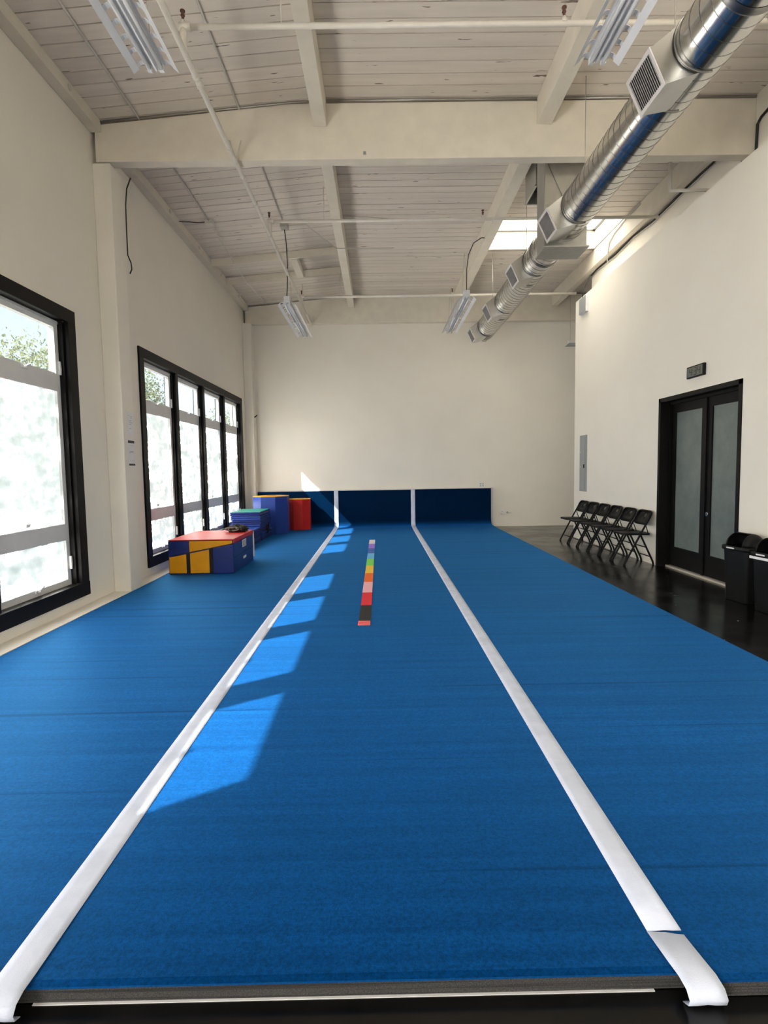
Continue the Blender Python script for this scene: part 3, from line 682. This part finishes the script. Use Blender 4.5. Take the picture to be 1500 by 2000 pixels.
# ------------------------------------------------------------------ things on the right wall
r = thing('wall_clock', 'digital wall clock showing 4:34 above the double door', 'clock', (XR, 6.91, 2.54))
box('clock_case', XR-.035, XR-.001, 6.735, 7.10, 2.472, 2.615, m_chair, r, .006)
box('clock_screen', XR-.0375, XR-.034, 6.755, 7.08, 2.488, 2.60, m_lcd, r)
SEG = {'4': 'bcfg', '3': 'abcdg'}
def digit(ch_, yl, r):
    w_, h, t = .055, .082, .009; z0 = 2.503; m = MB(); X0, X1 = XR-.0392, XR-.0376
    def hb(z): m.box(X0, X1, yl-w_+.004, yl-.004, z-t/2, z+t/2)
    def vb(y, za, zb): m.box(X0, X1, y-t/2, y+t/2, za, zb)
    for s_ in SEG[ch_]:
        if s_ == 'a': hb(z0+h)
        if s_ == 'g': hb(z0+h/2)
        if s_ == 'd': hb(z0)
        if s_ == 'b': vb(yl-w_, z0+h/2, z0+h)
        if s_ == 'c': vb(yl-w_, z0, z0+h/2)
        if s_ == 'f': vb(yl, z0+h/2, z0+h)
        if s_ == 'e': vb(yl, z0, z0+h/2)
    m.build('digit', m_cap, r)
digit('4', 7.035, r); digit('3', 6.935, r); digit('4', 6.855, r)
m = MB(); m.box(XR-.0392, XR-.0376, 6.953, 6.961, 2.525, 2.533); m.box(XR-.0392, XR-.0376, 6.953, 6.961, 2.555, 2.563); m.build('colon', m_cap, r)
r = thing('electrical_panel', 'tall grey electrical panel above the far chairs', 'electrical panel', (XR, 10.71, 1.46))
box('panel_cover', XR-.012, XR-.001, 10.53, 10.89, .937, 1.998, m_grey, r, .003); box('panel_door', XR-.018, XR-.012, 10.60, 10.86, .98, 1.955, m_grey, r, .002)
box('panel_latch', XR-.026, XR-.018, 10.625, 10.66, 1.38, 1.45, m_chair, r)
for zc in (1.68, 1.40): MB().tube([(XR-.021, 10.83, zc), (XR-.012, 10.83, zc)], .01, 8).build('panel_screw', m_paper, r)
r = thing('wall_speaker', 'small grey speaker box high near the end of the right wall', 'speaker', (XR, 10.7, 4.39))
box('speaker_case', XR-.055, XR-.001, 10.53, 10.86, 4.25, 4.545, m_board, r, .006); box('speaker_front', XR-.063, XR-.055, 10.535, 10.86, 4.26, 4.535, m_grey, r, .002)
MB().tube([(XR-.03, 10.78, 4.545), (XR-.02, 10.79, 4.7), (XR+.1, 10.8, 4.95), (XU-.012, 10.8, 5.12)], .008, 8).build('speaker_cable', m_cable, r)
cab = [(4.185, 6.2, 5.16), (4.185, 6.34, 5.14), (4.185, 6.40, 5.10), (4.185, 6.41, 4.80), (4.185, 6.50, 4.795), (4.185, 6.63, 4.80), (4.185, 6.70, 5.0), (4.185, 7.17, 5.126), (4.185, 7.8, 5.117), (4.185, 8.72, 5.08), (4.185, 9.4, 5.125), (4.185, 10.1, 5.09), (4.185, 10.9, 5.13), (4.185, 11.2, 5.10)]
r = thing('wall_cable', 'black cable sagging along the top of the right wall', 'cable', (4.185, 8, 5.1))
MB().tube(cab, .014, 8).build('cable', m_cable, r); MB().tube([(p[0], p[1], p[2]-.035) for p in cab[7:]], .008, 8).build('thin_cable', m_conduit, r)
o = MB().tube([(4.057, 8.9, 5.40), (4.057, 9.45, 5.385), (4.057, 9.85, 5.34), (4.057, 10.05, 5.27), (4.057, 10.12, 5.10), (4.057, 10.13, 4.95)], .010, 8).build('thin_conduit', m_conduit); tag(o, 'thin bent conduit dropping from the ceiling beside the skylight', 'conduit')

# end wall fittings
r = thing('wall_outlet', 'white double wall outlet just above the right mat end', 'outlet', (2.47, YF, 1.01))
box('cover_plate', 2.40, 2.52, YF-.008, YF-.0005, .955, 1.07, m_plug, r, .002); m = MB()
for xx in (2.432, 2.488):
    for zz in (.985, 1.03): m.box(xx-.012, xx+.012, YF-.0095, YF-.007, zz-.012, zz+.012)
m.build('socket', m_grey, r)
r = thing('wall_pipe_cap', 'round white pipe cap low on the end wall', 'pipe cap', (2.955, YF, .345)); MB().tube([(2.955, YF-.05, .345), (2.955, YF-.002, .345)], [.042, .05], 20).build('cap', m_plug, r); MB().tube([(2.94, YF-.058, .36), (2.94, YF-.05, .36)], .01, 10).build('screw', m_grey, r)
r = thing('wall_valve', 'small dark valve stub beside the white pipe cap', 'valve', (3.075, YF, .335)); MB().tube([(3.07, YF-.04, .335), (3.07, YF-.002, .335)], .022, 12).build('stub', m_grey, r); MB().tube([(3.06, YF-.045, .335), (3.16, YF-.045, .333)], .007, 8).build('lever', m_grille, r)
r = thing('corner_sensor', 'tiny black bracket sensor on the far left corner pilaster', 'sensor', (-2.885, 13.3, 2.70)); box('bracket', -2.8855, -2.872, 13.30, 13.33, 2.66, 2.70, m_chair, r); MB().tube([(-2.872, 13.31, 2.68), (-2.82, 13.28, 2.72)], .012, 8).build('sensor_head', m_chair, r)

# notices on the pilaster
def notice(z0, z1, y0, y1, label, bars, lines):
    r = thing('paper_notice', label, 'notice', (-2.884, (y0+y1)/2, z0), 'paper notices on the pilaster'); x = -2.8845
    box('sheet', x, x+.002, y0, y1, z0, z1, m_paper, r)
    for a, c in bars: box('printed_bar', x+.002, x+.0026, y0+.015, y1-.015, a, c, m_ink, r)
    m = MB()
    for zz, ya, yb_ in lines: m.box(x+.002, x+.0025, y0+(y1-y0)*ya, y0+(y1-y0)*yb_, zz, zz+.006)
    m.build('printed_lines', m_grey, r)
notice(1.855, 2.13, 6.555, 6.735, 'upper white paper notice taped to the pilaster', [], [(2.08, .2, .3), (2.07, .5, .7), (2.055, .5, .7), (2.02, .25, .6), (2.0, .25, .75), (1.98, .25, .55), (1.93, .3, .5)])
notice(1.50, 1.805, 6.535, 6.73, 'lower white paper notice with dark header and footer bars', [(1.765, 1.795), (1.505, 1.527)], [(1.735, .3, .36), (1.735, .5, .6), (1.735, .75, .82), (1.665, .2, .8), (1.65, .2, .75), (1.565, .25, .35), (1.565, .48, .55), (1.565, .68, .78)])
for s_ in (0,):
    m = MB()

# hanging cable on the pilaster
o = MB().tube([(-2.80, 6.77, 4.80), (-2.85, 6.77, 4.68), (-2.868, 6.765, 4.50), (-2.872, 6.765, 4.2), (-2.872, 6.765, 3.94), (-2.84, 6.77, 3.85), (-2.835, 6.77, 3.78), (-2.86, 6.77, 3.73)], .0075, 8).build('hanging_cable', m_cable); tag(o, 'loose black cable hanging down beside the pilaster', 'cable')

# ------------------------------------------------------------------ sprinkler pipes
r = thing('sprinkler_pipes', 'white painted sprinkler pipework below the ceiling', 'pipework', (-1.56, 6, 4.95))
MB().tube([(-1.50, -3, 4.765), (-1.50, 13.35, 4.765)], .024, 12).build('main_pipe', m_pipe, r)
for y in (3.2, 5.15, 5.05, 6.12, 6.72, 7.35, 8.3, 8.75, 9.7, 10.9, 12.3):
    MB().tube([(-1.50, y, 4.765), (-1.50, y+.035, 4.765)], .031, 12).build('coupling', m_pipe, r)
for y, z, xe in ((4.776, 4.95, 4.19), (8.31, 4.95, 4.05), (11.66, 4.90, 4.05)):
    MB().tube([(-1.49, y, z), (xe, y, z)], .022 if y < 9 else .026, 12).build('branch_pipe', m_pipe, r)
    MB().tube([(-1.50, y, 4.765), (-1.50, y, z)], .027, 12).build('riser_nipple', m_pipe, r); MB().tube([(-1.53, y, z), (-1.44, y, z)], .032, 12).build('tee', m_pipe, r)
    for x in (-1.50, 1.54) + ((3.1,) if y > 6 else ()):
        ft = MB().tube([(x, y, z), (x, y, z+.05)], [.03, .018], 10).build('fitting', m_pipe, r)
        MB().tube([(x, y, z+.05), (x, y, z+.075), (x, y, z+.085), (x, y, z+.11), (x, y, z+.115), (x, y, z+.125)], [.010, .010, .018, .008, .020, .020], 10).build('sprinkler_head', m_brass, ft)
    for x in (-.72, 2.9): MB().tube([(x, y, z), (x, y, 5.44)], .005, 6).build('hanger_rod', m_pipe, r)
MB().tube([(3.62, 7.15, 5.43), (3.62, 7.15, 4.78), (3.62, 7.15, 4.765), (4.19, 7.15, 4.765)], .02, 10).build('drop_pipe', m_pipe, r)
for yb_ in (6.43, 13.34):
    for x in (-1.57, -1.445): MB().tube([(-1.50, yb_-.012, 4.775), (x, yb_+.006, 5.01)], .008, 6).build('beam_bracket', m_pipe, r)
o = MB().tube([(-.5, 9.2, 5.40), (.2, 9.3, 5.40)], .008, 6).build('thin_conduit', m_conduit); tag(o, 'short thin conduit on the ceiling beside the purlin', 'conduit', 'ceiling conduits')
# ceiling conduits with junction boxes
r = thing('ceiling_conduit', 'thin conduit run with a junction box nearest the window wall', 'conduit', (-2.54, 6, 5.25), 'ceiling conduits')
MB().tube([(-2.54, 1, ceil_z(-2.54)-.012), (-2.54, 8.95, ceil_z(-2.54)-.012)], .011, 8).build('pipe', m_conduit, r); box('junction_box', -2.60, -2.48, 8.93, 9.05, ceil_z(-2.54)-.06, ceil_z(-2.54), m_pipe, r, .006)
MB().tube([(-2.96, 8.85, 5.20), (-2.85, 8.95, 5.235), (-2.7, 8.97, 5.23), (-2.59, 8.97, 5.24)], .006, 8).build('cable', m_cable, r)
MB().tube([(-2.54, 9.05, 5.25), (-2.54, 11.4, 5.10), (-2.52, 11.45, 5.10), (-2.52, 13.3, 5.24)], .008, 8).build('wire', m_pipe, r)
r = thing('ceiling_conduit', 'thin conduit run with a junction box feeding the far left light', 'conduit', (-1.455, 6, 5.33), 'ceiling conduits')
MB().tube([(-1.455, 1, ceil_z(-1.455)-.012), (-1.455, 9.3, ceil_z(-1.455)-.012)], .011, 8).build('pipe', m_conduit, r); box('junction_box', -1.51, -1.39, 9.28, 9.42, ceil_z(-1.455)-.07, ceil_z(-1.455), m_ductdull, r, .004)
MB().tube([(-1.39, 9.35, 5.33), (-1.1, 9.35, 5.34), (-.7, 9.8, 5.17), (-.65, 9.82, 5.14), (.3, 9.82, 5.14)], .008, 8).build('branch_conduit', m_conduit, r)

# ------------------------------------------------------------------ strip lights
def make_light():
    t = thing('strip_light', '', 'ceiling light', (0, 0, 0), 'twin tube strip lights'); L = 2.44
    MB().prism([(-.055, .02), (.055, .02), (.045, .075), (-.045, .075)], 1, 0, L).build('channel', m_lamp, t)
    MB().prism([(-.012, .02), (.012, .02), (.006, -.004), (-.006, -.004)], 1, 0, L).build('ridge', m_lamp, t)
    for s_ in (-1, 1):
        MB().tube([(s_*.043, .03, -.004), (s_*.043, L/2-.03, -.004)], .0145, 12).build('lamp_tube', m_tube, t); MB().tube([(s_*.043, L/2+.03, -.004), (s_*.043, L-.03, -.004)], .0145, 12).build('lamp_tube', m_tube, t)
        for y in (.018, L/2, L-.018): box('lamp_holder', s_*.043-.016, s_*.043+.016, y-.014, y+.014, -.018, .022, m_lamp, t)
        xs = [(s_*.122, .012), (s_*.163, -.022)]
        MB().hexa([(xs[0][0], 0, xs[0][1]), (xs[1][0], 0, xs[1][1]), (xs[1][0], L, xs[1][1]), (xs[0][0], L, xs[0][1]), (xs[0][0], 0, xs[0][1]+.003), (xs[1][0], 0, xs[1][1]+.003), (xs[1][0], L, xs[1][1]+.003), (xs[0][0], L, xs[0][1]+.003)]).build('reflector_wing', m_lamp, t)
        MB().hexa([(s_*.055, 0, .03), (s_*.072, 0, .032), (s_*.072, L, .032), (s_*.055, L, .03), (s_*.055, 0, .034), (s_*.072, 0, .036), (s_*.072, L, .036), (s_*.055, L, .034)]).build('reflector_root', m_lamp, t)
        rib = MB(); pts = [(s_*.070, .034), (s_*.09, .037), (s_*.108, .030), (s_*.126, .010)]
        for a, c in zip(pts, pts[1:]): rib.hexa([(a[0], -.02, a[1]), (c[0], -.02, c[1]), (c[0], .02, c[1]), (a[0], .02, a[1]), (a[0], -.02, a[1]+.003), (c[0], -.02, c[1]+.003), (c[0], .02, c[1]+.003), (a[0], .02, a[1]+.003)])
        ro = rib.build('reflector_rib', m_lamp, t); n = 20
        for i in range(n):
            q = ro if i == 0 else ro.copy()
            if i: COL.objects.link(q)
            q.location = (0, .03+(L-.06)*i/(n-1), 0)
    return t
lt = make_light(); LZ = 4.31
spots = [(-1.557, 1.87, 'strip light hanging at the upper left above the near windows'), (1.615, 1.84, 'strip light hanging at the upper right beside the duct'), (-1.555, 10.05, 'strip light hanging over the far end near the windows'), (1.55, 9.85, 'strip light hanging over the far end beside the duct')]
LT = []
for i, (x, y, lab) in enumerate(spots):
    if i == 0: lt.location = (x, y, LZ); lt['label'] = lab; q = lt
    else: q = dup(lt, (x, y, LZ), 0, lab)
    LT.append(q)
for i, q in enumerate(LT):
    x, y = spots[i][:2]
    def wire(pts, name, rr, mat): return MB().tube([(p[0]-x, p[1]-y, p[2]-LZ) for p in pts], rr, 6).build(name, mat, q)
    top = 5.15 if i in (1, 3) else ceil_z(x)
    for yy in (y+.25, y+2.2): wire([(x-.05, yy, LZ+.07), (x, yy, top)], 'hanger_wire', .0025, m_steelwire); wire([(x+.05, yy, LZ+.07), (x, yy, top)], 'hanger_wire', .0025, m_steelwire)
    if i >= 2:
        m = MB().box(-.05, .05, -.01, .09, .06, .13); m.build('end_box', m_lamp, q, .004)
        pts = [(x+.1, y-.7, 5.32), (x+.09, y-.45, 5.15), (x+.06, y-.2, 4.9), (x+.02, y, 4.6), (x, y+.03, LZ+.12)] if i == 2 else [(1.84, y-.35, 5.16), (1.74, y-.33, 5.17), (1.63, y-.22, 5.13), (1.57, y-.08, 5.0), (x, y, 4.8), (x, y+.03, LZ+.12)]
        wire(pts, 'power_cord', .008, m_cable)
r = thing('shop_light', 'small white light hanging in the alcove past the right wall', 'ceiling light', (4.5, 12.6, 4.1))
MB().prism([(4.16, 4.06), (4.86, 4.06), (4.80, 4.115), (4.22, 4.115)], 1, 12.55, 12.68).build('reflector', m_grey, r); box('channel', 4.22, 4.80, 12.58, 12.65, 4.115, 4.165, m_lamp, r, .004)
MB().tube([(4.26, 12.61, 4.16), (4.25, 12.61, 5.44)], .004, 6).build('hanger_wire', m_steelwire, r)

# ------------------------------------------------------------------ spiral duct
DX, DZc, DR = 2.21, 4.22, .20
r = thing('spiral_duct', 'long round galvanised spiral air duct with side grilles', 'duct', (DX, 5, DZc))
D0, D1 = -1.0, 11.78
MB().tube([(DX, D0+(D1-D0)*i/24, DZc) for i in range(25)], DR, 48).build('duct_pipe', m_duct, r)
hx = MB(); pit = .115; n = int((D1-D0)/pit*28); pts = []
hv = []; 
for i in range(n+1):
    a = 2*math.pi*i/28; y = D0+pit*i/28
    for dr, dy in ((-.001, -.005), (.0035, 0), (-.001, .005)): hv.append((DX+(DR+dr)*math.cos(a), y+dy, DZc+(DR+dr)*math.sin(a)))
hx.v = hv
for i in range(n):
    for j in range(2): a = i*3+j; hx.f.append((a, a+1, a+4, a+3)); hx.sm.append(True)
hx.build('spiral_seam', m_seam, r)
AL = math.radians(25); NV = Vector((-math.cos(AL), 0, -math.sin(AL))); TV = Vector((-math.sin(AL), 0, math.cos(AL))); YV = Vector((0, 1, 0)); CV = Vector((DX, 0, DZc))
def P(nv, tv, y): return tuple(CV + NV*nv + TV*tv + YV*y)
for yc in (-.1, 2.05, 4.15, 6.46, 8.12, 9.97, 11.62):
    tp = MB(); hy, ht = .172, .127; by, bt = .205, .172
    A = [P(.09, -bt, yc-by), P(.09, bt, yc-by), P(.09, bt, yc+by), P(.09, -bt, yc+by)]; B = [P(.325, -ht, yc-hy), P(.325, ht, yc-hy), P(.325, ht, yc+hy), P(.325, -ht, yc+hy)]
    tp.hexa(A+B); to = tp.build('tap_box', m_tap, r)
    for s_ in (-1, 1): MB().tube([(DX+(DR+.004)*math.cos(a), yc+s_*by*1.02, DZc+(DR+.004)*math.sin(a)) for a in [math.radians(125+i*8) for i in range(21)]], .006, 6).build('saddle_edge', m_seam, r)
    fr = MB(); fw = .026
    def slab(t0, t1, ya, yb_, n0, n1, m): m.hexa([P(n0, t0, ya), P(n0, t1, ya), P(n0, t1, yb_), P(n0, t0, yb_), P(n1, t0, ya), P(n1, t1, ya), P(n1, t1, yb_), P(n1, t0, yb_)])
    H, Wd = ht+.006, hy+.006
    slab(-H, H, yc-Wd, yc-Wd+fw, .326, .334, fr); slab(-H, H, yc+Wd-fw, yc+Wd, .326, .334, fr); slab(-H, -H+fw, yc-Wd+fw, yc+Wd-fw, .326, .334, fr); slab(H-fw, H, yc-Wd+fw, yc+Wd-fw, .326, .334, fr)
    gr = fr.build('grille_frame', m_grille, r)
    bk = MB(); slab(-H+fw, H-fw, yc-Wd+fw, yc+Wd-fw, .3255, .327, bk); bk.build('grille_shade', m_dark, gr)  # dark sheet in place of the shade between the louvres
    lv = MB(); ns = 14; y0, y1 = yc-Wd+fw, yc+Wd-fw
    for i in range(ns):
        y = y0+(y1-y0)*(i+.5)/ns
        lv.hexa([P(.327, -H+fw, y+.000), P(.327, H-fw, y+.000), P(.327, H-fw, y+.004), P(.327, -H+fw, y+.004), P(.334, -H+fw, y-.006), P(.334, H-fw, y-.006), P(.334, H-fw, y-.002), P(.334, -H+fw, y-.002)])
    lv.build('louvres', m_grille, gr)
for y in (3.45, 7.55): MB().tube([(DX, y-.03, DZc), (DX, y-.012, DZc), (DX, y, DZc), (DX, y+.012, DZc), (DX, y+.03, DZc)], [DR+.002, DR+.008, DR+.003, DR+.008, DR+.002], 48, False).build('coupling_ring', m_seam, r)
# supply plenum and riser
pl_ = MB(); pl_.box(1.965, 2.465, 6.76, 7.06, 3.955, 5.445); pl_.build('riser_box', m_ductdull, r, .006)
m = MB(); m.hexa([(1.955, 6.70, 3.945), (2.475, 6.70, 3.945), (2.475, 7.10, 3.945), (1.955, 7.10, 3.945), (1.955, 6.70, 3.965), (2.475, 6.70, 3.965), (2.475, 7.10, 3.965), (1.955, 7.10, 3.965)]); m.build('plenum_base', m_ductdull, r, .004)
m = MB(); m.hexa([(1.97, 6.755, 4.44), (2.46, 6.755, 4.44), (2.46, 6.765, 4.44), (1.97, 6.765, 4.44), (1.97, 6.735, 4.95), (2.46, 6.735, 4.95), (2.46, 6.765, 4.95), (1.97, 6.765, 4.95)]); m.build('plenum_face', m_ductdull, r)
m = MB(); m.tube([(1.972, 6.732, 4.94), (2.21, 6.744, 4.45)], .004, 6); m.tube([(2.458, 6.732, 4.94), (2.21, 6.744, 4.45)], .004, 6); m.tube([(1.962, 6.74, 4.95), (2.468, 6.74, 4.95)], .006, 6); m.build('plenum_crease', m_seam, r)
for y in (1.6, 4.33, 6.12, 8.46, 10.9): MB().tube([(DX-.005, y, DZc+DR), (DX-.005, y, 5.44)], .004, 6).build('hanger_rod', m_steelwire, r)
# return air box
r = thing('return_duct', 'open ended rectangular sheet metal duct behind the riser', 'duct', (2.25, 7.5, 5.1))
m = MB(); xa, xb, ya, yb_, za, zb_ = 2.0, 2.5, 7.23, 7.74, 4.89, 5.43
m.box(xa, xa+.012, ya, yb_, za, zb_); m.box(xb-.012, xb, ya, yb_, za, zb_); m.box(xa+.012, xb-.012, ya, ya+.012, za, zb_); m.box(xa+.012, xb-.012, yb_-.012, yb_, za, zb_); m.build('duct_wall', m_ductdull, r)
box('mouth_shade', xa+.012, xb-.012, ya+.012, yb_-.012, za+.14, za+.15, m_dark, r)  # near-black sheet, shade of the open duct mouth put into colour
m = MB(); m.box(xa-.012, xa+.014, ya, yb_+.01, za-.01, za+.006); m.box(xa, xb, yb_-.014, yb_+.012, za-.01, za+.006); m.build('edge_flange', m_ductdull, r)

# ------------------------------------------------------------------ outdoors
o = box('ground', -60, XL-.3, -40, 60, -.25, -.15, m_ground); struct(o, 'paved ground outside the windows')
def tree(x, y, h, rad, seed, label):
    t = thing('tree', label, 'tree', (x, y, -.15), 'trees outside the windows'); rnd = random.Random(seed)
    MB().tube([(x, y, -.15), (x+.1, y, h*.3), (x-.05, y+.1, h*.6), (x, y, h*.85)], [.16, .13, .09, .03], 8).build('trunk', m_bark, t)
    m = MB()
    for i in range(11000):
        u, v = rnd.uniform(0, 2*math.pi), rnd.uniform(-1, 1); q = rnd.uniform(.35, 1)**.6; s_ = math.sqrt(1-v*v)
        bump_ = 1+.22*math.sin(3*u+seed)*math.cos(4*v+seed)+.12*math.sin(7*u+2*seed)
        c = Vector((x+rad*q*bump_*s_*math.cos(u), y+rad*q*bump_*s_*math.sin(u), h*.62+h*.42*q*bump_*v))
        a = Vector((rnd.gauss(0, 1), rnd.gauss(0, 1), rnd.gauss(0, 1))).normalized(); b_ = a.cross(Vector((rnd.gauss(0, 1), rnd.gauss(0, 1), rnd.gauss(0, 1)))).normalized(); z_ = rnd.uniform(.03, .065)
        m.quad(tuple(c-a*z_), tuple(c+b_*z_*.5), tuple(c+a*z_), tuple(c-b_*z_*.5))
    f = m.build('foliage', m_leaf, t); f['kind'] = 'stuff'
for i, (x, y, h, rad, lab) in enumerate([(-9.0, 14.8, 4.75, 1.9, 'leafy tree seen through the top of the nearest window'), (-12.2, 18.6, 4.9, 1.6, 'leafy tree behind the nearest window, farther off'), (-9.75, 23.2, 5.6, 1.35, 'leafy tree filling the first top pane of the far windows'), (-10.0, 36.5, 5.2, 2.4, 'distant leafy tree seen through the last far panes'), (-14.4, 21.5, 5.2, 2.2, 'background tree behind the near window trees')]): tree(x, y, h, rad, i*3+1, lab)
